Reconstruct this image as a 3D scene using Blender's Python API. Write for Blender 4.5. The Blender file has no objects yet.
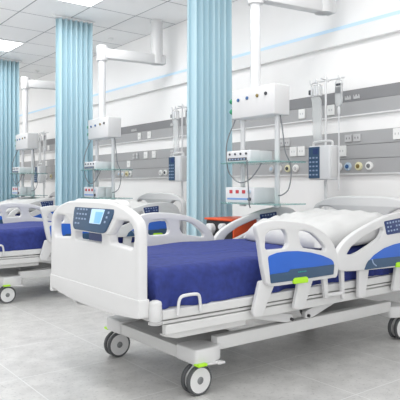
import bpy, bmesh, math, random
from mathutils import Vector, Matrix
random.seed(4)
S = bpy.context.scene
C = S.collection
PI = math.pi

# ------------------------------------------------------------------ materials
def srgb(r, g, b):
    f = lambda c: (c/255/12.92) if c/255 <= .04045 else ((c/255+.055)/1.055)**2.4
    return (f(r), f(g), f(b), 1)

def mat(name, rgb, rough=.45, metal=0, noise=0, scale=20, bump=0, bscale=60, emit=0, trans=0, alpha=1, spec=.5):
    m = bpy.data.materials.new(name); m.use_nodes = True
    nt = m.node_tree; b = nt.nodes['Principled BSDF']
    c = srgb(*rgb)
    b.inputs['Base Color'].default_value = c
    b.inputs['Roughness'].default_value = rough
    b.inputs['Metallic'].default_value = metal
    b.inputs['Specular IOR Level'].default_value = spec
    if trans: b.inputs['Transmission Weight'].default_value = trans
    if alpha < 1: b.inputs['Alpha'].default_value = alpha
    if emit:
        b.inputs['Emission Color'].default_value = c
        b.inputs['Emission Strength'].default_value = emit
    tc = nt.nodes.new('ShaderNodeTexCoord')
    if noise:
        n = nt.nodes.new('ShaderNodeTexNoise'); n.inputs['Scale'].default_value = scale; n.inputs['Detail'].default_value = 5
        nt.links.new(tc.outputs['Object'], n.inputs['Vector'])
        r = nt.nodes.new('ShaderNodeValToRGB')
        r.color_ramp.elements[0].position = .3; r.color_ramp.elements[1].position = .7
        r.color_ramp.elements[0].color = tuple(max(0, x*(1-noise)) for x in c[:3])+(1,)
        r.color_ramp.elements[1].color = tuple(min(1, x*(1+noise)) for x in c[:3])+(1,)
        nt.links.new(n.outputs['Fac'], r.inputs['Fac']); nt.links.new(r.outputs['Color'], b.inputs['Base Color'])
    if bump:
        n = nt.nodes.new('ShaderNodeTexNoise'); n.inputs['Scale'].default_value = bscale; n.inputs['Detail'].default_value = 4
        nt.links.new(tc.outputs['Object'], n.inputs['Vector'])
        bp = nt.nodes.new('ShaderNodeBump'); bp.inputs['Strength'].default_value = bump; bp.inputs['Distance'].default_value = .01
        nt.links.new(n.outputs['Fac'], bp.inputs['Height']); nt.links.new(bp.outputs['Normal'], b.inputs['Normal'])
    return m

def grid_mat(name, rgb, line_rgb, ox, oy, sx, sy, w, rough, noise, nscale, speck=0):
    m = bpy.data.materials.new(name); m.use_nodes = True
    nt = m.node_tree; N = nt.nodes; L = nt.links
    b = N['Principled BSDF']; b.inputs['Roughness'].default_value = rough
    geo = N.new('ShaderNodeNewGeometry'); sep = N.new('ShaderNodeSeparateXYZ'); L.new(geo.outputs['Position'], sep.inputs[0])
    def mth(op, a, bb=None):
        n = N.new('ShaderNodeMath'); n.operation = op
        for i, v in enumerate((a, bb)):
            if v is None: continue
            if isinstance(v, (int, float)): n.inputs[i].default_value = v
            else: L.new(v, n.inputs[i])
        return n.outputs[0]
    def line(o, off, s):
        v = mth('MULTIPLY', mth('FRACT', mth('DIVIDE', mth('SUBTRACT', o, off), s)), s)
        return mth('LESS_THAN', mth('MINIMUM', v, mth('SUBTRACT', s, v)), w/2), mth('FLOOR', mth('DIVIDE', mth('SUBTRACT', o, off), s))
    lx, ix = line(sep.outputs[0], ox, sx); ly, iy = line(sep.outputs[1], oy, sy)
    g = mth('MAXIMUM', lx, ly)
    n = N.new('ShaderNodeTexNoise'); n.inputs['Scale'].default_value = nscale; n.inputs['Detail'].default_value = 8; n.inputs['Roughness'].default_value = .65
    L.new(geo.outputs['Position'], n.inputs['Vector'])
    r = N.new('ShaderNodeValToRGB'); c = srgb(*rgb)
    r.color_ramp.elements[0].position = .32; r.color_ramp.elements[1].position = .68
    r.color_ramp.elements[0].color = tuple(x*(1-noise) for x in c[:3])+(1,); r.color_ramp.elements[1].color = tuple(min(1, x*(1+noise)) for x in c[:3])+(1,)
    L.new(n.outputs['Fac'], r.inputs['Fac'])
    col = r.outputs['Color']
    # slight shade change from tile to tile
    cmb = N.new('ShaderNodeCombineXYZ'); L.new(ix, cmb.inputs[0]); L.new(iy, cmb.inputs[1])
    wn = N.new('ShaderNodeTexWhiteNoise'); wn.noise_dimensions = '2D'; L.new(cmb.outputs[0], wn.inputs['Vector'])
    vv = mth('ADD', mth('MULTIPLY', wn.outputs['Value'], .05), .95)
    mx0 = N.new('ShaderNodeMix'); mx0.data_type = 'RGBA'; mx0.blend_type = 'MULTIPLY'; mx0.inputs[0].default_value = 1
    L.new(col, mx0.inputs[6]); L.new(vv, mx0.inputs[7]); col = mx0.outputs[2]
    if speck:
        vo = N.new('ShaderNodeTexNoise'); vo.inputs['Scale'].default_value = 55; vo.inputs['Detail'].default_value = 3
        L.new(geo.outputs['Position'], vo.inputs['Vector'])
        sp = mth('MULTIPLY', mth('GREATER_THAN', vo.outputs['Fac'], .62), speck)
        mx = N.new('ShaderNodeMix'); mx.data_type = 'RGBA'; L.new(sp, mx.inputs[0]); L.new(col, mx.inputs[6]); mx.inputs[7].default_value = srgb(150, 150, 150); col = mx.outputs[2]
    mx = N.new('ShaderNodeMix'); mx.data_type = 'RGBA'
    L.new(g, mx.inputs[0]); L.new(col, mx.inputs[6]); mx.inputs[7].default_value = srgb(*line_rgb)
    L.new(mx.outputs[2], b.inputs['Base Color'])
    return m

M = dict(
    wall=mat('wall_paint', (250, 249, 248), .7, bump=.03, bscale=200),
    soffit=mat('cove_paint', (240, 240, 239), .6),
    strip=mat('cove_light_blue', (196, 222, 242), .5, emit=.12),
    plastic=mat('white_plastic', (218, 218, 218), .35, noise=.01, scale=8),
    rail=mat('light_grey_plastic', (216, 216, 216), .4, noise=.01, scale=8),
    cushion=mat('bumper_white', (216, 216, 216), .5),
    frame=mat('frame_powder_coat', (214, 214, 213), .4, noise=.01),
    framed=mat('frame_mid_grey', (178, 178, 178), .5, noise=.02),  # darker grey for mattress deck, bumper collars, actuator housing and clamp
    cover=mat('cover_grey', (196, 196, 196), .45, noise=.02),
    dark=mat('black_gap', (50, 52, 54), .6),
    sheet=mat('royal_blue_sheet', (43, 56, 126), .85, noise=.2, scale=30, bump=.45, bscale=22),
    pillow=mat('white_cotton', (208, 208, 207), .9, bump=.5, bscale=11),
    panelblue=mat('siderail_blue', (38, 98, 196), .4, noise=.03, scale=6),
    slate=mat('slate_blue_plastic', (50, 80, 110), .4, noise=.02),
    navy=mat('keypad_navy', (36, 58, 112), .4),
    key=mat('keypad_key', (150, 168, 196), .5),
    red=mat('red_key', (190, 62, 70), .5),
    lime=mat('lime_plastic', (168, 222, 40), .45, emit=.12),  # faint glow put into the plastic, which is no lamp
    teal=mat('teal_mark', (30, 150, 140), .5),
    screen=mat('screen_blue', (120, 178, 224), .3, emit=.35),
    screen2=mat('screen_light', (180, 210, 236), .3, emit=.35),
    tyre=mat('grey_rubber', (84, 86, 88), .6),
    disc=mat('wheel_disc', (226, 226, 226), .4),
    hub=mat('hub_grey', (132, 134, 136), .4, metal=.3),
    steel=mat('brushed_steel', (205, 205, 206), .3, metal=.5),
    chrome=mat('white_steel_pole', (222, 223, 224), .3, metal=.15),
    curtain=mat('aqua_curtain', (212, 238, 246), .8),
    glass=mat('green_glass', (128, 200, 196), .1, trans=.5, alpha=.7),
    panel=mat('aluminium_panel', (172, 172, 173), .5, noise=.02, scale=3),
    panel_shaded=mat('aluminium_panel_shaded', (146, 146, 148), .5, noise=.02, scale=3),  # same metal, shading of the upper band put into a darker grey
    groove=mat('groove_dark', (120, 120, 122), .6),
    socket=mat('socket_white', (240, 240, 238), .45),
    socketg=mat('socket_grey', (196, 196, 197), .45),
    yellow=mat('gas_yellow', (232, 226, 188), .5),
    gblue=mat('gas_blue', (190, 208, 224), .5),
    gold=mat('gas_gold', (130, 112, 60), .5),
    green=mat('gas_green', (40, 150, 110), .5),
    bluedot=mat('gas_navy', (60, 100, 150), .5),
    blackd=mat('dark_recess', (62, 66, 72), .5),
    orange=mat('orange_plastic', (235, 92, 45), .45, noise=.03),
    black=mat('black_plastic', (34, 34, 38), .5),
    cable=mat('grey_cable', (120, 124, 128), .6),
    devblue=mat('device_blue_line', (120, 160, 215), .5),
    device=mat('device_white', (222, 223, 225), .4),
    bag=mat('clear_bag', (232, 234, 234), .25, trans=.3, alpha=.55),
    lightpanel=mat('led_diffuser', (255, 255, 255), .5, emit=3.0),
    trim=mat('aluminium_trim', (232, 232, 232), .4),
)
M['sheet'].node_tree.nodes['Principled BSDF'].inputs['Sheen Weight'].default_value = .0
_cm = M['curtain'].node_tree; _tr = _cm.nodes.new('ShaderNodeBsdfTranslucent'); _tr.inputs[0].default_value = srgb(214, 238, 246)
_mx = _cm.nodes.new('ShaderNodeMixShader'); _mx.inputs[0].default_value = .28
_cm.links.new(_cm.nodes['Principled BSDF'].outputs[0], _mx.inputs[1]); _cm.links.new(_tr.outputs[0], _mx.inputs[2])
_cm.links.new(_mx.outputs[0], _cm.nodes['Material Output'].inputs['Surface'])
M['floor'] = grid_mat('floor_tiles', (205, 204, 202), (222, 222, 221), 1.662, 2.93, .60, .60, .006, .32, .13, 9, .35)
M['ceil'] = grid_mat('ceiling_tiles', (253, 253, 252), (172, 174, 176), 3.86, 4.89, .545, .634, .015, .8, .02, 60)

# ------------------------------------------------------------------ mesh helpers
def link(name, me, m=None, parent=None, smooth=False, loc=None):
    o = bpy.data.objects.new(name, me); C.objects.link(o)
    if m is not None and me is not None:
        for x in (m if isinstance(m, (list, tuple)) else [m]): me.materials.append(x)
    if smooth:
        for p in me.polygons: p.use_smooth = True
    if parent: o.parent = parent
    if loc: o.location = loc
    return o

def obj(name, bm, m, parent=None, smooth=False, loc=None, ang=40):
    bmesh.ops.recalc_face_normals(bm, faces=bm.faces)
    me = bpy.data.meshes.new(name); bm.to_mesh(me); bm.free()
    if smooth:
        for p in me.polygons: p.use_smooth = True
        me.set_sharp_from_angle(angle=math.radians(ang))
    return link(name, me, m, parent, False, loc)

def box(bm, x0, x1, y0, y1, z0, z1, bev=0, seg=2, mi=0):
    t = bmesh.new()
    bmesh.ops.create_cube(t, size=1)
    for v in t.verts:
        v.co = Vector(((x0+x1)/2+v.co.x*(x1-x0), (y0+y1)/2+v.co.y*(y1-y0), (z0+z1)/2+v.co.z*(z1-z0)))
    if bev: bmesh.ops.bevel(t, geom=list(t.edges), offset=bev, segments=seg, profile=.5, affect='EDGES')
    for f in t.faces: f.material_index = mi
    merge(bm, t); return bm

def merge(bm, t):
    me = bpy.data.meshes.new('tmp'); t.to_mesh(me); t.free()
    bm.from_mesh(me); bpy.data.meshes.remove(me)

def nb(): return bmesh.new()

def tube(bm, pts, r, n=10, caps=True):
    pts = [Vector(p) for p in pts]
    rs = r if isinstance(r, (list, tuple)) else [r]*len(pts)
    rings = []; prev = None
    for i, p in enumerate(pts):
        d = (pts[min(i+1, len(pts)-1)]-pts[max(i-1, 0)]).normalized()
        if prev is None:
            a = Vector((0, 0, 1)) if abs(d.z) < .9 else Vector((1, 0, 0))
            u = d.cross(a).normalized()
        else:
            u = (prev-d*prev.dot(d)).normalized()
        prev = u; w = d.cross(u)
        rings.append([bm.verts.new(p+(u*math.cos(2*PI*k/n)+w*math.sin(2*PI*k/n))*rs[i]) for k in range(n)])
    for a, b in zip(rings, rings[1:]):
        for k in range(n): bm.faces.new((a[k], a[(k+1) % n], b[(k+1) % n], b[k]))
    if caps: bm.faces.new(rings[0][::-1]); bm.faces.new(rings[-1])
    return bm

def smoothpts(pts, n=6):
    pts = [Vector(p) for p in pts]; out = []
    for i in range(len(pts)-1):
        p0 = pts[max(i-1, 0)]; p1 = pts[i]; p2 = pts[i+1]; p3 = pts[min(i+2, len(pts)-1)]
        for k in range(n):
            t = k/n
            out.append(.5*((2*p1)+(p2-p0)*t+(2*p0-5*p1+4*p2-p3)*t*t+(3*p1-p0-3*p2+p3)*t**3))
    out.append(pts[-1]); return out

def lathe(bm, prof, axis='z', c=(0, 0, 0), n=24, closed=False):
    """prof: list of (radius, height along axis)"""
    c = Vector(c); rings = []
    for r, h in prof:
        ring = []
        for k in range(n):
            a = 2*PI*k/n; p = {'z': (r*math.cos(a), r*math.sin(a), h), 'y': (r*math.cos(a), h, r*math.sin(a)), 'x': (h, r*math.cos(a), r*math.sin(a))}[axis]
            ring.append(bm.verts.new(c+Vector(p)))
        rings.append(ring)
    for a, b in list(zip(rings, rings[1:]))+([(rings[-1], rings[0])] if closed else []):
        for k in range(n): bm.faces.new((a[k], a[(k+1) % n], b[(k+1) % n], b[k]))
    if closed: return bm
    if prof[0][0] > 1e-5: bm.faces.new(rings[0][::-1])
    if prof[-1][0] > 1e-5: bm.faces.new(rings[-1])
    bmesh.ops.remove_doubles(bm, verts=bm.verts, dist=1e-6)
    return bm

def chaikin(p, it=2, q=.25):
    for _ in range(it):
        o = []
        for i in range(len(p)):
            a = p[i]; b = p[(i+1) % len(p)]
            o.append((a[0]*(1-q)+b[0]*q, a[1]*(1-q)+b[1]*q)); o.append((a[0]*q+b[0]*(1-q), a[1]*q+b[1]*(1-q)))
        p = o
    return p

def cat(p, n=4):
    o = []; L = len(p)
    for i in range(L):
        p0, p1, p2, p3 = (Vector(p[(i+k-1) % L]) for k in range(4))
        for k in range(n):
            t = k/n; q = .5*((2*p1)+(p2-p0)*t+(2*p0-5*p1+4*p2-p3)*t*t+(3*p1-p0-3*p2+p3)*t**3); o.append((q.x, q.y))
    return o

def fillet(p, r, n=4):
    o = []
    for i in range(len(p)):
        a = Vector(p[i-1]); b = Vector(p[i]); c = Vector(p[(i+1) % len(p)])
        rr = min(r, (a-b).length*.45, (c-b).length*.45)
        s = b+(a-b).normalized()*rr; e = b+(c-b).normalized()*rr
        for k in range(n+1):
            t = k/n; q = s*(1-t)**2+b*2*t*(1-t)+e*t*t; o.append((q.x, q.y))
    return o

def plate_mesh(name, loops, th, bev, to3d):
    """filled 2-D outline (first loop) with holes, given thickness and a rounded edge; to3d(a, b, c) -> point"""
    cu = bpy.data.curves.new(name, 'CURVE'); cu.dimensions = '2D'; cu.fill_mode = 'BOTH'
    cu.extrude = max(th/2-bev, 0); cu.bevel_depth = bev; cu.bevel_resolution = 2; cu.offset = -bev
    for lp in loops:
        s = cu.splines.new('POLY'); s.points.add(len(lp)-1); s.use_cyclic_u = True
        for i, q in enumerate(lp): s.points[i].co = (q[0], q[1], 0, 1)
    o = bpy.data.objects.new(name, cu); C.objects.link(o)
    dg = bpy.context.evaluated_depsgraph_get(); dg.update()
    me = bpy.data.meshes.new_from_object(o.evaluated_get(dg))
    bpy.data.objects.remove(o); bpy.data.curves.remove(cu)
    bm = bmesh.new(); bm.from_mesh(me); bpy.data.meshes.remove(me)
    bmesh.ops.remove_doubles(bm, verts=bm.verts, dist=1e-5)
    for v in bm.verts: v.co = Vector(to3d(v.co.x, v.co.y, v.co.z))
    return bm

def XZ(y): return lambda a, b, c: (a, y+c, b)
def YZ(x): return lambda a, b, c: (x+c, a, b)

def plate(name, loops, th, bev, to3d, m, parent=None, ang=35):
    return obj(name, plate_mesh(name, loops, th, bev, to3d), m, parent, smooth=True, ang=ang)

def thing(name, label, cat, loc=(0, 0, 0), rz=0, group=None):
    o = bpy.data.objects.new(name, None); C.objects.link(o); o.empty_display_size = .1
    o.location = loc; o.rotation_euler = (0, 0, rz); o['label'] = label; o['category'] = cat
    if group: o['group'] = group
    return o

def tag(o, label, cat, group=None):
    o['label'] = label; o['category'] = cat
    if group: o['group'] = group
    return o

def struct(o): o['kind'] = 'structure'; return o

def dup(root, loc, label, group=None):
    r = root.copy(); C.objects.link(r); r.location = loc; r['label'] = label
    if group: r['group'] = group
    for ch in list(root.children):
        c = ch.copy(); C.objects.link(c); c.parent = r
        for g in list(ch.children):
            d = g.copy(); C.objects.link(d); d.parent = c
    return r

# ------------------------------------------------------------------ setting
W = 3.86; CH = 2.9
struct(obj('floor', box(nb(), -2.5, W+.1, -1.5, 15.1, -.1, 0), M['floor']))
struct(obj('wall_back', box(nb(), W, W+.1, -1.5, 15.1, 0, CH), M['wall']))
struct(obj('wall_left', box(nb(), -2.5, W, 15.0, 15.1, 0, CH), M['wall']))
struct(obj('ceiling', box(nb(), -2.5, W+.1, -1.5, 15.1, CH, CH+.1), M['ceil']))
struct(obj('baseboard_back', box(nb(), W-.012, W, -1.5, 15.0, 0, .09, .004), M['trim']))
# cove along the wall: fascia with a blue lit line
bm = nb(); box(bm, W-.05, W, -1.5, 15.0, 2.172, 2.298, .006)
struct(obj('trim_1', bm, M['soffit']))
struct(obj('trim_2', box(nb(), W-.044, W, -1.5, 15.0, 2.2985, 2.326), M['strip']))

# ceiling lights and detectors
def ceiling_light(x0, x1, y0, y1, label):
    t = thing('ceiling_light', label, 'light', ((x0+x1)/2, (y0+y1)/2, CH-.012), group='recessed ceiling light panels')
    a = (x1-x0)/2-.012; b = (y1-y0)/2-.012
    bm = nb()
    for s in (-1, 1):
        box(bm, s*a-.012, s*a+.012, -b-.012, b+.012, 0, .012); box(bm, -a+.012, a-.012, s*b-.012, s*b+.012, 0, .012)
    obj('frame', bm, M['trim'], t); obj('diffuser', box(nb(), -a+.012, a-.012, -b+.012, b-.012, .002, .011), M['lightpanel'], t)
ceiling_light(2.225, 2.77, 4.89, 5.524, 'square recessed ceiling light panel above the middle curtain, nearer one at the top edge')
ceiling_light(2.225, 2.77, 7.426, 8.06, 'square recessed ceiling light panel above the far left curtain, at the left edge')
def detector(x, y, label):
    t = thing('smoke_detector', label, 'detector', (x, y, CH), group='ceiling detectors')
    obj('base', lathe(nb(), [(.035, 0), (.035, -.012), (.028, -.016)], n=20), M['trim'], t, True)
    obj('sensor', lathe(nb(), [(.02, -.016), (.016, -.03), (0.0, -.034)], n=16), M['trim'], t, True)
detector(3.56, 6.553, 'small round detector on the ceiling tile beside the middle pendant arm')
detector(3.60, 9.128, 'small round detector on the ceiling above the farthest pendant arm')

# ------------------------------------------------------------------ wall panels
def rect_yz(bm, x0, x1, yc, zc, w, h, bev=.004, mi=0): return box(bm, x0, x1, yc-w/2, yc+w/2, zc-h/2, zc+h/2, bev, 2, mi)
up = thing('bedhead_panel', 'upper grey metal bedhead trunking running along the back wall', 'wall panel', (W, 0, 0))
pr = nb()
for (x, z) in ((-.03, 1.69), (-.03, 1.582), (0, 1.582), (0, 1.782), (-.05, 1.782), (-.05, 1.76)): pass
def extr(prof, y0, y1):
    bm = nb(); a = [bm.verts.new((x, y0, z)) for x, z in prof]; b = [bm.verts.new((x, y1, z)) for x, z in prof]
    n = len(prof)
    for i in range(n): bm.faces.new((a[i], a[(i+1) % n], b[(i+1) % n], b[i]))
    bm.faces.new(a[::-1]); bm.faces.new(b); return bm
Y0, Y1 = -1.0, 14.6
obj('slanted_top', extr([(0, 1.782), (-.05, 1.782), (-.028, 1.692), (0, 1.692)], Y0, Y1), M['panel_shaded'], up)
obj('face_panel', extr([(0, 1.69), (-.028, 1.69), (-.028, 1.582), (0, 1.582)], Y0, Y1), M['panel'], up)
obj('bottom_lip', extr([(0, 1.581), (-.034, 1.581), (-.034, 1.571), (0, 1.571)], Y0, Y1), M['trim'], up)
lo = thing('bedhead_panel', 'lower grey metal bedhead trunking with gas outlets running along the back wall', 'wall panel', (W, 0, 0))
for z0, z1, k in ((1.337, 1.444, 'panel'), (1.223, 1.333, 'panel'), (1.105, 1.219, 'panel')):
    obj('face_panel', extr([(0, z1), (-.028, z1), (-.028, z0), (0, z0)], Y0, Y1), M[k], lo)
obj('backing', extr([(0, 1.443), (-.02, 1.443), (-.02, 1.106), (0, 1.106)], Y0, Y1), M['groove'], lo)
obj('bottom_lip', extr([(0, 1.104), (-.034, 1.104), (-.034, 1.095), (0, 1.095)], Y0, Y1), M['trim'], lo)

def socket(parent, y, z, w=.075, h=.085, m='socket', detail=True):
    s = obj('power_socket', rect_yz(nb(), -.040, -.027, 0, 0, w, h, .003), M[m], parent, loc=(0, y, z))
    if detail:
        bm = nb()
        for dy in (-.014, .014): rect_yz(bm, -.0412, -.0398, dy, 0, .008, .016, 0)
        obj('socket_holes', bm, M['groove'] if m == 'socketg' else M['socketg'], s)
def gas(parent, y, z, ring, core):
    s = obj('gas_outlet', lathe(nb(), [(.034, -.027), (.034, -.038), (.031, -.044), (.022, -.045)], 'x', n=24), M[ring], parent, True, loc=(0, y, z))
    obj('gas_valve', lathe(nb(), [(.017, -.0445), (.017, -.050), (.010, -.052)], 'x', n=18), M[core], s, True)
# upper panel sockets
for y in (3.511, 3.183): socket(up, y, 1.643)
for y in (3.005, 2.918): socket(up, y, 1.735, .06, .055, 'socketg')
for y in (6.28, 6.05): socket(up, y, 1.635, .075, .085)
for y in (6.45, 6.38): socket(up, y, 1.735, .06, .055, 'socketg')
for y in (5.55, 5.47, 4.98): socket(up, y, 1.735 if y > 5 else 1.643, .06, .06, 'socketg' if y > 5 else 'socket')
for y in (9.2, 8.8, 8.4): socket(up, y, 1.64)
# lower panel sockets
for y in (3.614, 3.517): socket(lo, y, 1.311, .085, .085)
socket(lo, 3.067, 1.290, .085, .09)
for y in (3.776, 3.692): socket(lo, y, 1.396, .07, .06, 'socketg')
for y in (3.001, 2.916): socket(lo, y, 1.391, .07, .06, 'socketg')
socket(lo, 2.545, 1.397, .07, .085)
for y in (6.42, 6.34): socket(lo, y, 1.385, .06, .065, 'socketg')
for y in (6.13, 5.94): socket(lo, y, 1.388, .085, .085)
for y in (5.55, 5.46): socket(lo, y, 1.39, .06, .07, 'socketg')
socket(lo, 6.55, 1.29, .085, .085); socket(lo, 4.95, 1.29)
for y in (9.3, 8.9, 8.5, 8.2): socket(lo, y, 1.385)
for y, a, b in ((3.891, 'socketg', 'gblue'), (3.796, 'socket', 'socketg'), (3.684, 'yellow', 'blackd'), (3.585, 'socket', 'socketg'),
                (3.099, 'socket', 'socketg'), (3.006, 'gblue', 'bluedot'), (2.899, 'yellow', 'gold'), (2.798, 'socket', 'hub')):
    gas(lo, y, 1.160, a, b)
for y, a, b in ((6.80, 'socketg', 'gblue'), (6.70, 'socket', 'gblue'), (6.60, 'yellow', 'gold'), (6.51, 'socket', 'hub'),
                (5.79, 'socket', 'socketg'), (5.69, 'socket', 'blackd'), (5.58, 'yellow', 'gold'), (5.48, 'socket', 'hub'),
                (9.3, 'socket', 'hub'), (9.1, 'yellow', 'gold'), (8.3, 'socket', 'hub'), (8.15, 'gblue', 'bluedot')):
    gas(lo, y, 1.160, a, b)

# ------------------------------------------------------------------ hospital bed (local: x from foot to head, y across, z up)
def mirror2(loops, s): return loops
def caster(parent, x, y, pedal):
    """twin-wheel caster, wheels rolling along x"""
    c = obj('caster', lathe(nb(), [(.018, .128), (.018, .150), (.026, .150), (.026, .156)], n=18), M['plastic'], parent, True, loc=(x, y, 0))
    bm = nb()
    prof = [(-.055, .085), (-.045, .115), (-.015, .142), (.02, .15), (.045, .14), (.03, .12), (.012, .085), (.012, .06), (-.012, .06)]
    fm = plate_mesh('fork', [fillet(prof, .012)], .018, .003, XZ(0)); merge(bm, fm)
    lathe(bm, [(.009, -.03), (.009, .03)], 'y', (0, 0, .072), 12)
    obj('fork', bm, M['plastic'], c, True)
    for s in (-1, 1):
        yc = s*.022
        w = obj('tyre', lathe(nb(), [(.060, -.010), (.066, -.012), (.072, -.007), (.072, .007), (.066, .012), (.060, .010)], 'y', (0, yc, .072), 36, True), M['tyre'], c, True)
        obj('wheel_disc', lathe(nb(), [(.0, -.0105), (.02, -.0105), (.056, -.0095), (.061, -.0095), (.061, .0095), (.056, .0095), (.02, .0105), (.0, .0105)], 'y', (0, yc, .072), 32), M['disc'], c, True)
        obj('hub_cap', lathe(nb(), [(.0, s*.014), (.014, s*.014), (.019, s*.010), (.019, 0)], 'y', (0, yc, .072), 18), M['hub'], c, True)
    if pedal:
        p = nb(); box(p, -.045, .010, pedal*.056-.022, pedal*.056+.022, .151, .164, .004)
        obj('brake_pedal', p, M['lime'], c)
        p = nb(); tube(p, [(-.02, pedal*.03, .150), (.05, pedal*.05, .150), (.10, pedal*.052, .147)], .008, 10); box(p, .08, .125, pedal*.052-.018, pedal*.052+.018, .140, .151, .004)
        obj('steering_lever', p, M['plastic'], c)
    return c

foot_out = [(.692, .515), (.655, .577), (.622, .737), (.602, .800), (.615, .824), (.676, .834), (.745, .836), (.845, .828), (.957, .812), (1.035, .787), (1.107, .752), (1.157, .711), (1.195, .660), (1.212, .600), (1.207, .516), (1.150, .507), (.996, .507), (.845, .507)]
foot_h1 = [(.662, .764), (.689, .784), (.745, .788), (.794, .787), (.816, .761), (.823, .71), (.808, .689), (.676, .689), (.660, .70)]
foot_h2 = [(.897, .773), (.935, .776), (1.004, .757), (1.059, .722), (1.107, .682), (1.112, .655), (.996, .674), (.927, .686), (.908, .72)]
foot_blue = [(.676, .654), (.738, .667), (.809, .670), (.897, .665), (.988, .651), (1.075, .630), (1.150, .603), (1.173, .585), (1.165, .520), (.919, .517), (.696, .519)]
foot_slate = [(.689, .564), (.816, .565), (.831, .577), (.845, .577), (.996, .574), (1.172, .574), (1.165, .520), (.919, .517), (.696, .519)]
latch = [(.846, .523), (.858, .531), (.945, .530), (.957, .522), (.957, .498), (.852, .500)]
head_out = [(1.262, .527), (1.212, .545), (1.195, .585), (1.21, .635), (1.27, .690), (1.364, .736), (1.456, .767), (1.560, .797), (1.675, .824), (1.811, .840), (1.92, .838), (2.00, .815), (2.055, .76), (2.075, .68), (2.065, .58), (2.03, .53), (1.96, .512), (1.811, .507), (1.588, .511), (1.418, .517)]
head_h = [(1.285, .618), (1.325, .658), (1.42, .704), (1.53, .738), (1.618, .760), (1.632, .735), (1.600, .695), (1.50, .655), (1.41, .625), (1.35, .612)]
head_blue = [(1.440, .520), (1.464, .556), (1.53, .597), (1.627, .631), (1.728, .648), (1.811, .655), (1.92, .648), (1.99, .625), (2.03, .585), (2.02, .54), (1.96, .522), (1.811, .518)]
head_slate = [(1.440, .520), (1.464, .556), (1.484, .572), (1.54, .575), (1.80, .572), (1.82, .578), (2.03, .578), (2.02, .54), (1.96, .522), (1.811, .518)]

def side_rail(parent, s, part):
    """s = -1 near side / +1 far side.  part foot or head"""
    y = s*.535; yo = y+s*.016   # outer face
    if part == 'foot':
        L = [cat([(a, b-.008) for a, b in foot_out]), fillet([(a, b-.006) for a, b in foot_h1], .018), fillet([(a, b-.006) for a, b in foot_h2], .018)]
    else:
        L = [cat(head_out), fillet(head_h, .012)]
    r = plate('side_rail', L, .034, .007, XZ(y), M['rail'], parent)
    a, b = (foot_blue, foot_slate) if part == 'foot' else (head_blue, head_slate)
    plate('colour_panel', [fillet(a, .014)], .010, .002, XZ(yo), M['panelblue'], r)
    plate('label_strip', [fillet(b, .006)], .012, .002, XZ(yo+s*.002), M['slate'], r)
    dx = 0 if part == 'foot' else .889
    if part == 'foot':
        mark = nb()
        for k in range(5): box(mark, .885+k*.013, .894+k*.013, yo+s*.0075, yo+s*.0095, .555, .561)
        obj('label_mark', mark, M['teal'], r)
    else:
        bm = nb(); tube(bm, smoothpts([(1.505, yo+s*.008, .575), (1.517, yo+s*.008, .552), (1.545, yo+s*.008, .535)]), .004, 8)
        obj('label_mark', bm, M['key'], r)
    plate('release_latch', [fillet([(q[0]+dx, q[1]+(.008 if dx else 0)) for q in latch], .008)], .03, .004, XZ(yo), M['lime'], r)
    # slanted support plates down to the mattress deck
    if part == 'foot':
        sup = [[(.649, .530), (.766, .530), (.690, .396), (.662, .352), (.612, .358), (.604, .385)], [(.935, .525), (1.051, .525), (.973, .365), (.940, .35), (.889, .365)]]
    else:
        sup = [[(1.113, .53), (1.152, .53), (1.166, .385), (1.138, .385)], [(1.14, .412), (1.30, .408), (1.30, .390), (1.14, .394)], [(1.267, .535), (1.297, .535), (1.303, .365), (1.282, .365)], [(1.430, .525), (1.525, .525), (1.486, .35), (1.425, .356)], [(1.80, .52), (1.90, .52), (1.83, .35), (1.76, .36)]]
    for q in sup: plate('rail_support', [fillet(q, .012)], .022, .004, XZ(s*.515), M['rail'], r)
    if part == 'head':
        for side in (s, -s):
            yk = y+side*.017
            kb = plate_mesh('keypad', [fillet([(1.628, .790), (1.805, .806), (1.805, .716), (1.656, .708)], .012)], .008, .002, XZ(yk))
            for i in range(5):
                for j in range(3):
                    if (i, j) in ((2, 1), (4, 0)): continue
                    u = 1.662+i*.029-j*.006; v = .726+j*.024+i*.0020
                    red = side == -s and j == 0 and i < 4
                    box(kb, u, u+.014, yk+side*.003, yk+side*.006, v, v+.010, 0, 2, 2 if red else 1)
            obj('keypad', kb, [M['navy'], M['key'], M['red']], r, True)
    return r

def foot_board(parent, x, name):
    pr = [(.474, .432), (.474, .77), (.471, .812), (.456, .845), (.425, .868), (.36, .895), (.28, .914), (.22, .922), (.10, .926)]
    out = pr+[(-a, b) for a, b in pr[::-1]]
    hole = [(.210, .735), (.420, .720), (.436, .770), (.424, .818), (.39, .842), (.29, .842), (.225, .812)]
    out = [(a+.010, b) for a, b in out]
    L = [fillet(out, .03), fillet([(a+.01, b) for a, b in hole], .020), fillet([(-a+.01, b) for a, b in hole], .020)]
    if name == 'footboard': L.append(fillet([(-.12, .726), (.175, .726), (.175, .768), (-.12, .768)], .012))
    f = plate(name, L, .05, .012, YZ(x), M['plastic'], parent)
    # slightly thicker skirt along the bottom with the two end feet
    sk = [(.480, .506), (-.480, .506), (-.480, .426), (-.44, .421), (-.36, .414), (-.24, .408), (-.12, .404), (0, .403), (.12, .405), (.24, .411), (.34, .420), (.43, .434), (.443, .434), (.448, .412), (.480, .412)]
    plate('skirt', [fillet([(a+.01, b) for a, b in sk], .006)], .054, .003, YZ(x), M['plastic'], f)
    return f

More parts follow.
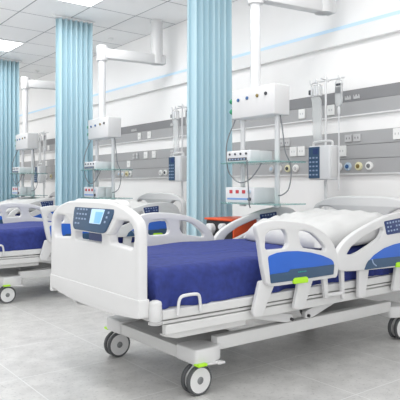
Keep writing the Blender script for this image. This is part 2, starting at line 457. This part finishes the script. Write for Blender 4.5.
def console(f):
    """sloping control panel on the outer face of the footboard"""
    h = [(.185, .772), (-.185, .772), (-.255, .86), (-.265, .915), (-.23, .934), (.23, .934), (.265, .915), (.255, .86)]
    def tilt(c0): return lambda a, b, c: (-.026+.030*(b-.78)/.14+c+c0, a-.034, b)
    plate('console_housing', [fillet(h, .02)], .05, .010, tilt(.026), M['plastic'], f)
    p = [(.165, .780), (-.135, .776), (-.165, .786), (-.216, .880), (-.212, .902), (-.17, .912), (.165, .912), (.200, .902), (.208, .875), (.190, .80)]
    bm = plate_mesh('control_panel', [fillet(p, .014)], .012, .003, tilt(-.002))
    def key(u, v, w, hh):
        t = plate_mesh('k', [[(u, v), (u-w, v), (u-w, v+hh), (u, v+hh)]], .003, .0005, tilt(-.0085))
        for q in t.faces: q.material_index = 1
        merge(bm, t)
    for i in range(4):
        for j in range(4):
            if (i, j) in ((3, 0), (2, 0)): continue
            key(.165-i*.032, .808+j*.0235, .017, .008)
    for j in range(3): key(-.142-j*.010, .826+j*.022, .014, .010)
    obj('control_panel', bm, [M['slate'], M['key']], f, True)
    plate('screen', [fillet([(.005, .818), (-.108, .818), (-.128, .888), (.005, .888)], .004)], .006, .001, tilt(-.008), M['screen2'], f)
    plate('screen_page', [fillet([(-.045, .822), (-.104, .822), (-.12, .876), (-.045, .876)], .003)], .004, .001, tilt(-.0105), M['screen'], f)
    obj('blue_display', box(nb(), .016, .020, -.115, .06, .728, .766), M['navy'], f)

def mattress_bm():
    bm = nb()
    nx, ny = 90, 44
    x0, x1, hw, z0, z1 = .075, 2.13, .462, .452, .634
    def prof(t):            # t in 0..1 around half cross section from near bottom over the top to far bottom
        r = .05; side = z1-z0-r; top = 2*hw-2*r; arc = r*PI/2
        tot = 2*side+top+2*arc; s = t*tot
        if s < side: return -hw, z0+s
        s -= side
        if s < arc: a = s/r; return -hw+r-r*math.cos(a), z1-r+r*math.sin(a)
        s -= arc
        if s < top: return -hw+r+s, z1
        s -= top
        if s < arc: a = s/r; return hw-r+r*math.sin(a), z1-r+r*math.cos(a)
        s -= arc; return hw, z1-r-s
    g = []
    for i in range(nx+1):
        u = i/nx; x = x0+(x1-x0)*u
        e = min(u, 1-u)*(x1-x0); k = 1-max(0, 1-e/.05)**2*.20
        row = []
        for j in range(ny+1):
            y, z = prof(j/ny)
            z = z0+(z-z0)*k
            # soft drape folds on the sides
            side = 1 if z < z1-.03 else 0
            if side:
                d = (z1-z)/(z1-z0)
                y += (1 if y > 0 else -1)*(.007*math.sin(x*19+1.3*math.sin(x*7))+.006*math.sin(x*47+z*14+2*math.sin(x*11))*abs(math.sin(x*5.3))+.004*math.sin(x*83-z*20)*max(0, math.sin(x*3.7+1)))*d*1.8
            else:
                z += .004*math.sin(x*6+y*5)+.003*math.sin(x*15-y*11)-.010*math.exp(-((y+.12+.10*(x-1))/.022)**2)*(1 if x < 1.4 else .4)+.007*math.exp(-((y+.17+.10*(x-1))/.03)**2)
            row.append(bm.verts.new((x, y, z)))
        g.append(row)
    for i in range(nx):
        for j in range(ny): bm.faces.new((g[i][j], g[i+1][j], g[i+1][j+1], g[i][j+1]))
        bm.faces.new((g[i][0], g[i][ny], g[i+1][ny], g[i+1][0]))
    bm.faces.new(g[0][::-1]); bm.faces.new(g[nx])
    return bm

def make_bed():
    b = thing('hospital_bed', 'x', 'hospital bed', (1.30, 2.59, 0), group='hospital beds in a row')
    f = foot_board(b, .015, 'footboard'); console(f)
    h = foot_board(b, 2.19, 'headboard')
    obj('mattress', mattress_bm(), M['sheet'], b, True, ang=60)
    # deck frame: two profiled rails each side, cross members, head and foot members
    bm = nb()
    for s in (-1, 1):
        box(bm, .10, 2.15, s*.468-.018, s*.468+.018, .408, .450, .005)
        box(bm, .10, 2.15, s*.460-.014, s*.460+.014, .386, .400, .003)
        box(bm, .12, 2.13, s*.466-.016, s*.466+.016, .338, .382, .005)
    for x in (.10, .55, 1.05, 1.55, 2.13): box(bm, x-.02, x+.02, -.46, .46, .390, .448, .004)
    obj('deck_frame', bm, M['frame'], b)
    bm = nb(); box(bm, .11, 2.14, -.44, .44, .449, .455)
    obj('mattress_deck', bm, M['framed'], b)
    for s in (-1, 1):
        ch = plate('lower_channel', [fillet([(.12, .337), (.62, .337), (.62, .306), (.20, .306), (.13, .325)], .008)], .03, .004, XZ(s*.44), M['frame'], b)
        hoop = smoothpts([(.172, s*.498, .425), (.178, s*.500, .482), (.19, s*.501, .503), (.215, s*.501, .508), (.26, s*.501, .508), (.285, s*.501, .503), (.295, s*.500, .482), (.302, s*.498, .425)], 4)
        obj('mattress_hoop', tube(nb(), hoop, .0075, 10), M['plastic'], b, True)
        for x in (.066, 2.129):
            bm = nb(); lathe(bm, [(.026, .408), (.029, .412), (.029, .468), (.028, .472), (.028, .478), (.029, .482), (.026, .493), (.014, .499), (0, .500)], 'z', (x, s*.480, 0), 24)
            bp = obj('corner_bumper', bm, M['cushion'], b, True)
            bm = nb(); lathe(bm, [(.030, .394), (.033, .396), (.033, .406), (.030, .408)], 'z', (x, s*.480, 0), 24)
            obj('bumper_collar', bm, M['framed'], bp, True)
        for part in ('foot', 'head'): side_rail(b, s, part)
    # under-carriage
    bm = nb()
    for s in (-1, 1): box(bm, .47, 1.91, s*.385-.026, s*.385+.026, .194, .260, .006)
    box(bm, .325, .385, -.33, .33, .152, .214, .006); box(bm, 1.99, 2.05, -.33, .33, .152, .214, .006)
    obj('base_frame', bm, M['frame'], b, True)
    for x0, x1 in ((.36, .72), (1.46, 2.00)): obj('base_cover', box(nb(), x0, x1, -.36, .36, .200, .216, .004), M['cover'], b, True)
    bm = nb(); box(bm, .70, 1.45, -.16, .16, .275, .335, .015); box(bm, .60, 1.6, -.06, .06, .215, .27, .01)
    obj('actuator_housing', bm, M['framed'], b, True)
    for s in (-1, 1):
        for x0, x1 in ((.315, .49), (1.89, 2.065)):
            o = [(x0, s*.445), (x1-.06, s*.445), (x1, s*.42), (x1, s*.315), (x1-.06, s*.275), (x0, s*.275)] if x0 < 1 else [(x0, s*.42), (x0+.06, s*.445), (x1, s*.445), (x1, s*.275), (x0+.06, s*.275), (x0, s*.315)]
            plate('end_housing', [fillet(o, .02)], .074, .008, lambda a, c, z: (a, c, .190+z), M['plastic'], b)
        caster(b, .36, s*.388, s if s < 0 else 1); caster(b, 2.02, s*.388, 0)
        # lifting arms
        for q in ([(.600, .375), (.690, .375), (1.00, .300), (1.00, .262), (.95, .262), (.62, .335)], [(1.10, .262), (1.16, .262), (1.46, .350), (1.46, .385), (1.38, .385), (1.10, .302)]):
            plate('lifting_arm', [fillet(q, .012)], .03, .005, XZ(s*.400), M['rail'], b)
        for x in (.985, 1.12): obj('pivot_bolt', lathe(nb(), [(.009, -.026), (.009, .026)], 'y', (x, s*.400, .277), 14), M['black'], b, True)
    # gas spring rods under the backrest
    for s in (-1, 1):
        obj('gas_spring', tube(nb(), [(1.30, s*.30, .29), (1.62, s*.30, .42)], .010, 8), M['steel'], b, True); obj('gas_spring', tube(nb(), [(1.22, s*.25, .28), (1.50, s*.25, .40)], .008, 8), M['steel'], b, True)
    return b
bed = make_bed()
bed['label'] = 'nearest hospital bed, whole in the foreground, with footboard control screen and white pillow'
PITCH = 2.70
dup(bed, (1.30, 2.59+PITCH, 0), 'second hospital bed, left behind the nearest footboard, blue mattress partly visible')
dup(bed, (1.30, 2.59+5.28, 0), 'farthest hospital bed at the left edge, mostly hidden behind the second bed')

# pillows ------------------------------------------------------------
def pillow_bm(lx, ly, h, seed):
    rnd = random.Random(seed); bm = nb(); n = 44; m = 52
    top = []; bot = []
    for i in range(n+1):
        rt = []; rb = []
        for j in range(m+1):
            a = -1+2*i/n; c = -1+2*j/m
            sx = a*(1-.05*(c*c)); sy = c*(1-.05*(a*a))
            e = max(0, (1-abs(a)**4.5))**.55*max(0, (1-abs(c)**6))**.55
            wr = .07*math.sin(9*a+5*c+seed)*math.sin(4*c-3*a)+.03*math.sin(17*a*c+11*a)*e+.03*math.sin(19*c-11*a+2*math.sin(4*a))+.03*math.sin(30*a+14*c*c)*(1-e)
            # radiating creases from the corners
            z = h*e*(1+wr)
            rt.append(bm.verts.new((sx*lx/2, sy*ly/2, .5*h*.5+z*.75-h*.25+.0*e)))
            rb.append(bm.verts.new((sx*lx/2, sy*ly/2, .5*h*.5-z*.25-h*.25+.02*0)) if 0 < i < n and 0 < j < m else rt[-1])
        top.append(rt); bot.append(rb)
    for i in range(n):
        for j in range(m):
            bm.faces.new((top[i][j], top[i+1][j], top[i+1][j+1], top[i][j+1]))
            q = [bot[i][j], bot[i][j+1], bot[i+1][j+1], bot[i+1][j]]
            if len(set(q)) == 4 and not all(v in (top[i][j], top[i][j+1], top[i+1][j+1], top[i+1][j]) for v in q):
                try: bm.faces.new(q)
                except ValueError: pass
    return bm
def pillow(k, label):
    o = obj('pillow', pillow_bm(.80, .80, .185, 2), M['pillow'], None, True, ang=80)
    o.location = (1.30+1.62, 2.495+k, .682); o.rotation_euler = (0, math.radians(-5), math.radians(-7))
    return tag(o, label, 'pillow', 'white pillows on the beds')
pillow(0, 'large rumpled white pillow on the nearest bed, against its headboard')
pillow(PITCH, 'white pillow on the second bed, behind the nearest footboard')
pillow(5.28, 'white pillow on the farthest bed at the left edge')

# ------------------------------------------------------------------ curtains
def curtain(x, y, ln, label, z0=.30, folds=7, seed=0):
    rnd = random.Random(seed)
    t = thing('privacy_curtain', label, 'curtain', (x, y, 0), group='pale aqua privacy curtains')
    n = folds*10; pts = []
    ph = [rnd.uniform(-.15, .15) for _ in range(folds+2)]; am = [rnd.uniform(.9, 1.1) for _ in range(folds+2)]
    for i in range(n+1):
        u = i/n*folds; k = int(u)
        a = math.sin(2*PI*u+ph[min(k, folds)]*.5)*.050*am[min(k, folds)]
        pts.append((-ln/2+ln*i/n+.004*math.sin(4*PI*u), a))
    bm = nb(); rows = []; nz = 14; zt = CH-.03
    for r in range(nz+1):
        f = r/nz; z = zt+(z0-zt)*f
        sp = 1+.03*f; amp = .95+.12*f
        rows.append([bm.verts.new((p[0]*sp+0, p[1]*amp, z)) for p in pts])
    for a, b in zip(rows, rows[1:]):
        for i in range(n): bm.faces.new((a[i], a[i+1], b[i+1], b[i]))
    o = obj('cloth', bm, M['curtain'], t, True, ang=80)
    mod = o.modifiers.new('thickness', 'SOLIDIFY'); mod.thickness = .004
    bm = nb(); box(bm, -ln/2-.04, ln/2+.04, -.014, .014, CH-.028, CH-.001, .003)
    obj('track', bm, M['trim'], t)
    bm = nb()
    for i in range(folds): box(bm, -ln/2+ln*(i+.5)/folds-.004, -ln/2+ln*(i+.5)/folds+.004, -.006, .006, CH-.045, CH-.015)
    obj('hooks', bm, M['trim'], t)
curtain(3.05, 3.86, .44, 'pale aqua pleated curtain nearest the camera, behind the nearest bed', seed=1)
curtain(2.81, 6.03, .43, 'pale aqua pleated curtain in the middle, behind the nearest footboard', seed=2)
curtain(2.86, 8.53, .44, 'pale aqua pleated curtain farthest away, at the left edge', seed=3)

# ------------------------------------------------------------------ supply pendants
def make_pendant():
    t = thing('supply_pendant', 'x', 'medical pendant', (2.88, 2.905, 0), group='ceiling supply pendants')
    px, py = .075, .275
    # ceiling column and arm
    cx = .72; cy = .17
    bm = nb(); lathe(bm, [(.068, 2.395), (.068, CH-.03), (.075, CH-.03), (.075, CH-.001)], 'z', (cx, cy, 0), 28)
    obj('ceiling_column', bm, M['plastic'], t, True)
    bm = nb(); d = Vector((cx-px, cy-py, 0)); L = d.length; a = math.atan2(d.y, d.x)
    arm = nb(); box(arm, -.04, L+.10, -.050, .050, 2.395, 2.505, .014)
    bmesh.ops.rotate(arm, verts=arm.verts, cent=(0, 0, 0), matrix=Matrix.Rotation(a, 3, 'Z'))
    bmesh.ops.translate(arm, verts=arm.verts, vec=(px, py, 0))
    obj('swing_arm', arm, M['plastic'], t, True)
    obj('arm_joint', lathe(nb(), [(.056, 2.37), (.060, 2.38), (.060, 2.525), (.054, 2.535), (.03, 2.54)], 'z', (px, py, 0), 28), M['plastic'], t, True)
    obj('drop_pole', lathe(nb(), [(.039, 1.72), (.039, 2.37)], 'z', (px, py, 0), 24), M['chrome'], t, True)
    hb = obj('outlet_box', box(nb(), 0, .16, 0, .465, 1.512, 1.732, .010, 3), M['plastic'], t, True)
    # coloured gas sockets on the front (four) and left end (two)
    for y, z, c in ((.385, 1.652, 'bluedot'), (.285, 1.657, 'bluedot'), (.175, 1.662, 'gold'), (.085, 1.667, 'blackd')):
        g = obj('gas_socket', lathe(nb(), [(.013, .002), (.013, -.006), (.010, -.009), (0, -.009)], 'x', (0, y, z), 16), M[c], hb, True)
    for z, c in ((1.655, 'green'), (1.575, 'green')):
        obj('gas_socket', lathe(nb(), [(.022, .46), (.022, .485), (.016, .497), (0, .497)], 'y', (.022, 0, z), 16), M[c], hb, True)
    for y in (.445, .070):
        obj('support_pole', lathe(nb(), [(.016, .846), (.019, .850), (.019, 1.515)], 'z', (px+.025, y, 0), 18), M['chrome'], t, True)
    for z in (1.168, .862):
        s = obj('glass_shelf', box(nb(), -.06, .27, -.055, .525, z+.002, z+.010, .002), M['glass'], t)
        for y in (.445, .070): obj('shelf_clamp', lathe(nb(), [(.027, z-.018), (.027, z-.001)], 'z', (px+.025, y, 0), 16), M['steel'], s, True)
    cb = [(-.03, .47, 1.50), (-.035, .478, 1.33), (-.035, .47, 1.14), (-.04, .40, 1.06), (-.05, .30, 1.025), (-.05, .20, 1.05), (-.045, .12, 1.12), (-.04, .09, 1.165)]
    cb[0] = (.03, .45, 1.516); 
    obj('cable', tube(nb(), smoothpts(cb), .0045, 8), M['cable'], t, True)
    obj('cable', tube(nb(), smoothpts([(-.062, .215, 1.19), (-.068, .212, 1.16), (-.066, .205, 1.05), (-.062, .20, .95), (-.066, .19, .87), (-.06, .185, .84)]), .0045, 8), M['cable'], t, True)
    obj('cable', tube(nb(), smoothpts([(.10, .04, 1.516), (.105, .02, 1.40), (.11, .0, 1.25), (.13, -.025, 1.17), (.135, -.035, 1.08), (.115, -.03, .98), (.09, .0, .94), (.06, .02, .93)]), .0045, 8), M['cable'], t, True)
    return t
pend = make_pendant()
pend['label'] = 'nearest white ceiling supply pendant with glass shelves, right of the near curtain'
PEND = [(2.88, 2.905), (2.88, 5.36), (2.88, 7.66)]
dup(pend, (PEND[1][0], PEND[1][1], 0), 'white ceiling supply pendant with glass shelves, right of the middle curtain')
dup(pend, (PEND[2][0], PEND[2][1], 0), 'white ceiling supply pendant with glass shelves, farthest, between the two left curtains')

# devices on the pendant shelves
def make_mon():
    t = thing('patient_monitor', 'x', 'medical device', (0, 0, 0), group='small monitors on the upper glass shelves')
    bm = box(nb(), 0, .110, -.135, .135, 0, .088, .010, 3); box(bm, .09, .23, -.135, .062, 0, .086, .008, 3); obj('casing', bm, M['device'], t, True)
    bm = nb(); box(bm, -.003, .003, -.10, .115, .012, .034, .002)
    for i in range(6): box(bm, -.005, -.002, -.085+i*.033, -.067+i*.033, .017, .028, 0, 2, 1)
    obj('dark_display', bm, [M['blackd'], M['key']], t)
    for i in range(4): obj('knob', lathe(nb(), [(.009, .002), (.009, -.006), (0, -.007)], 'x', (0, -.095+i*.062, .062), 12), M['blackd'], t, True)
    return t
mon = make_mon()
def make_pump():
    t = thing('ventilator_unit', 'x', 'medical device', (0, 0, 0), group='white units with red windows on the lower glass shelves')
    bm = box(nb(), 0, .115, -.16, .16, 0, .118, .008, 3); box(bm, .09, .22, -.16, .080, 0, .116, .006, 3); obj('casing', bm, M['device'], t, True)
    for i in range(3): obj('red_window', box(nb(), -.003, .003, .075-i*.072, .110-i*.072, .072, .098, .002), M['red'], t)
    obj('dial', lathe(nb(), [(.015, .002), (.015, -.008), (.011, -.010), (0, -.010)], 'x', (0, -.115, .086), 16), M['gblue'], t, True)
    obj('blue_stripe', box(nb(), -.003, .003, -.105, .135, .025, .038, .001), M['devblue'], t)
    obj('dark_knob', lathe(nb(), [(.014, .002), (.014, -.010), (.010, -.012), (0, -.012)], 'x', (0, -.118, .031), 16), M['blackd'], t, True)
    return t
ven = make_pump()
where = ['nearest pendant', 'pendant beside the middle curtain', 'farthest pendant']
for i, (x, y) in enumerate(PEND):
    lm = 'white monitor with dark display on the upper shelf of the '+where[i]
    lv = 'white unit with red windows on the lower shelf of the '+where[i]
    pm = (x-.040, y+.345, 1.1782); pv = (x-.045, y+.325, .8722)
    if i == 0: mon.location = pm; mon['label'] = lm; ven.location = pv; ven['label'] = lv
    else: dup(mon, pm, lm); dup(ven, pv, lv)

# ------------------------------------------------------------------ IV stands, pumps, bags
def make_stand():
    t = thing('iv_stand', 'x', 'IV stand', (0, 0, 0), group='infusion stands by the wall')
    obj('pole', lathe(nb(), [(.013, .05), (.013, 1.20), (.009, 1.21), (.009, 1.90), (.004, 1.91)], 'z', (0, 0, 0), 16), M['chrome'], t, True)
    for k in range(5):
        a = 2*PI*k/5+.3
        lg = obj('leg', tube(nb(), [(0, 0, .07), (.08*math.cos(a), .08*math.sin(a), .055), (.13*math.cos(a), .13*math.sin(a), .045)], .011, 8), M['chrome'], t, True)
        obj('foot_wheel', lathe(nb(), [(.0, -.009), (.02, -.009), (.022, 0), (.02, .009), (0, .009)], 'y', (.13*math.cos(a), .13*math.sin(a), .022), 14), M['tyre'], lg, True)
    bm = nb(); tube(bm, [(0, -.19, 1.865), (0, .13, 1.865)], .007, 8)
    for y in (-.175, -.06, .055, .12):
        tube(bm, smoothpts([(0, y, 1.865), (-.02, y, 1.86), (-.045, y, 1.842), (-.052, y, 1.855), (-.055, y, 1.878)], 3), .005, 6)
    tube(bm, [(-.06, 0, 1.875), (.06, 0, 1.875)], .006, 8)
    obj('hook_bar', bm, M['chrome'], t, True)
    obj('lock_collar', lathe(nb(), [(.018, 1.17), (.02, 1.175), (.02, 1.21), (.016, 1.215)], 'z', (0, 0, 0), 16), M['plastic'], t, True)
    return t
def make_ipump():
    t = thing('infusion_pump', 'x', 'infusion pump', (0, 0, 0), group='infusion pumps on the stands')
    obj('casing', box(nb(), -.135, -.022, -.095, .122, 0, .275, .012, 3), M['device'], t, True)
    bm = box(nb(), -.141, -.134, .004, .117, .012, .265, .003)
    for i in range(3):
        for j in range(5): box(bm, -.144, -.140,   .020+i*.034, .038+i*.034, .035+j*.034, .047+j*.034, 0, 2, 1)
    obj('keypad', bm, [M['slate'], M['key']], t)
    obj('pump_screen', box(nb(), -.143, -.140, .018, .068, .205, .250), M['navy'], t)
    bm = nb(); tube(bm, smoothpts([(-.08, -.08, .268), (-.08, -.08, .295), (-.08, -.065, .308), (-.08, 0, .312), (-.08, .10, .308), (-.08, .115, .295), (-.08, .115, .268)], 4), .010, 10)
    obj('carry_handle', bm, M['plastic'], t, True)
    obj('side_cover', box(nb(), -.120, -.03, -.105, -.094, .02, .255, .004), M['rail'], t, True)
    obj('pole_clamp', box(nb(), -.024, -.0135, -.05, .05, .10, .18, .003), M['framed'], t)
    return t
def make_bag():
    """clear drip chamber bag with a dark printed cap and a tube hanging down"""
    t = thing('infusion_bag', 'x', 'infusion bag', (0, 0, 0), group='infusion bags hanging from the stands')
    o = [(-.034, 1.66), (-.018, 1.63), (.018, 1.63), (.034, 1.66), (.036, 1.82), (.022, 1.845), (-.022, 1.845), (-.036, 1.82)]
    plate('bag', [fillet(o, .012)], .022, .008, YZ(-.05), M['bag'], t)
    obj('label_patch', box(nb(), -.065, -.061, -.026, .026, 1.735, 1.785, .001), M['hub'], t)
    obj('dark_cap', box(nb(), -.064, -.036, -.022, .022, 1.795, 1.812, .003), M['blackd'], t)
    obj('drip_chamber', lathe(nb(), [(.006, 1.565), (.011, 1.575), (.011, 1.615), (.006, 1.63)], 'z', (-.05, 0, 0), 12), M['device'], t, True)
    obj('drip_tube', tube(nb(), smoothpts([(-.05, 0, 1.57), (-.05, .0, 1.45), (-.052, -.003, 1.25), (-.05, .0, 1.05), (-.045, .010, .96)]), .005, 8), M['device'], t, True)
    return t
def make_sleeve():
    t = thing('infusion_sleeve', 'x', 'infusion bag', (0, 0, 0), group='long clear bags hanging from the stands')
    o = [(-.058, 1.36), (.030, 1.36), (.045, 1.70), (.06, 1.735), (-.03, 1.735), (-.05, 1.70)]
    plate('bag', [fillet(o, .012)], .02, .006, YZ(-.05), M['bag'], t)
    bm = nb(); box(bm, -.075, -.03, -.05, .045, 1.735, 1.83, .008)
    cl = obj('dosing_chamber', bm, M['bag'], t, True)
    bm = nb()
    for y in (-.03, .0, .03): box(bm, -.08, -.074, y-.006, y+.006, 1.745, 1.82)
    obj('chamber_ribs', bm, M['device'], cl)
    obj('dark_valve', box(nb(), -.075, -.03, .045, .068, 1.755, 1.795, .005), M['blackd'], t, True)
    obj('hanger', tube(nb(), [(-.05, 0, 1.825), (-.05, 0, 1.868)], .004, 6), M['chrome'], t, True)
    return t
st = make_stand(); ip = make_ipump(); bg = make_bag(); sl = make_sleeve()
STAND = [(3.68, 3.115), (3.68, 5.14), (3.68, 9.05)]
wh = ['behind the nearest headboard', 'left of the near curtain', 'at far left between the curtains']
for i, (x, y) in enumerate(STAND):
    L = ['steel infusion stand '+wh[i], 'white infusion pump with blue keypad on the stand '+wh[i],
         'small drip bag with long tube on the stand '+wh[i], 'long clear infusion bag on the stand '+wh[i]]
    pos = [(x, y, 0), (x, y-.056, 1.05), (x, y-.175, 0), (x, y+.055, 0)]
    for k, o in enumerate((st, ip, bg, sl)):
        if i == 0: o.location = pos[k]; o['label'] = L[k]
        else: dup(o, pos[k], L[k])

# ------------------------------------------------------------------ orange case on a trolley
t = thing('emergency_case', 'orange equipment case with black front, behind the nearest bed and below its pendant', 'medical case', (2.84, 3.32, .03))
bm = nb(); box(bm, .02, .34, 0, .34, .50, .70, .008)
obj('case_body', bm, M['orange'], t, True)
obj('lid', box(nb(), 0, .345, -.005, .345, .70, .715, .005), M['orange'], t, True)
obj('front_panel', box(nb(), .010, .022, .012, .328, .51, .695, .003), M['black'], t)
for y, z, r in ((.25, .632, .042), (.10, .655, .025)):
    obj('canister', lathe(nb(), [(r, .012), (r, -.03), (r*.8, -.038), (0, -.04)], 'x', (0, y, z), 22), M['device'], t, True)
cart = thing('equipment_trolley', 'small white trolley carrying the orange case behind the nearest bed', 'trolley', (2.84, 3.32, 0))
obj('top_tray', box(nb(), .0, .36, -.01, .35, .505, .529, .006), M['frame'], cart)
obj('lower_tray', box(nb(), .0, .36, -.01, .35, .16, .18, .006), M['frame'], cart)
for x in (.02, .34):
    for y in (.01, .33):
        lg = obj('leg', lathe(nb(), [(.012, .05), (.012, .506)], 'z', (x, y, 0), 12), M['chrome'], cart, True)
        obj('foot_wheel', lathe(nb(), [(0, -.01), (.026, -.01), (.026, .01), (0, .01)], 'y', (x, y, .026), 16), M['tyre'], lg, True)

# ------------------------------------------------------------------ light
w = bpy.data.worlds.new('soft_daylight'); S.world = w; w.use_nodes = True
w.node_tree.nodes['Background'].inputs[0].default_value = (.97, .985, 1, 1)
w.node_tree.nodes['Background'].inputs[1].default_value = .90
def area(name, loc, size, sy, power, rot=(0, 0, 0)):
    l = bpy.data.lights.new(name, 'AREA'); l.shape = 'RECTANGLE'; l.size = size; l.size_y = sy; l.energy = power
    o = bpy.data.objects.new(name, l); C.objects.link(o); o.location = loc; o.rotation_euler = rot; return o
area('ceiling_lamp', (2.5, 2.67, CH-.02), .5, .6, 15)
area('ceiling_lamp', (.9, 1.4, CH-.02), .6, .6, 15)
area('ceiling_lamp', (.9, 4.0, CH-.02), .6, .6, 15)
area('ceiling_lamp', (2.5, 5.2, CH-.02), .5, .6, 15)
area('ceiling_lamp', (.9, 6.6, CH-.02), .6, .6, 15)
area('ceiling_lamp', (2.5, 7.74, CH-.02), .5, .6, 15)
area('ceiling_lamp', (2.5, 10.4, CH-.02), .6, .6, 15)
area('ceiling_lamp', (.9, 9.2, CH-.02), .6, .6, 15)

area('added_ceiling_fill', (-.4, 6.0, 1.9), 1.0, 14, 125, (0, math.radians(190), 0))  # added unseen fill aimed up to brighten the ceiling, no fixture here
area('added_side_fill', (.6, -1.42, 1.5), 5.0, 2.2, 34, (PI/2, 0, 0))  # added unseen fill to brighten rails and curtain sides, no window here
# ------------------------------------------------------------------ camera
cam = bpy.data.cameras.new('camera'); co = bpy.data.objects.new('camera', cam); C.objects.link(co)
cam.sensor_width = 36; cam.lens = 36*573/400; cam.shift_y = -14/400; cam.clip_start = .05
yaw = math.atan2(.7947, .607)
co.location = (0, 0, 1.0); co.rotation_euler = (PI/2, 0, yaw-PI/2)
S.camera = co
S.view_settings.view_transform = 'Standard'; S.view_settings.look = 'None'; S.view_settings.exposure = 0.0
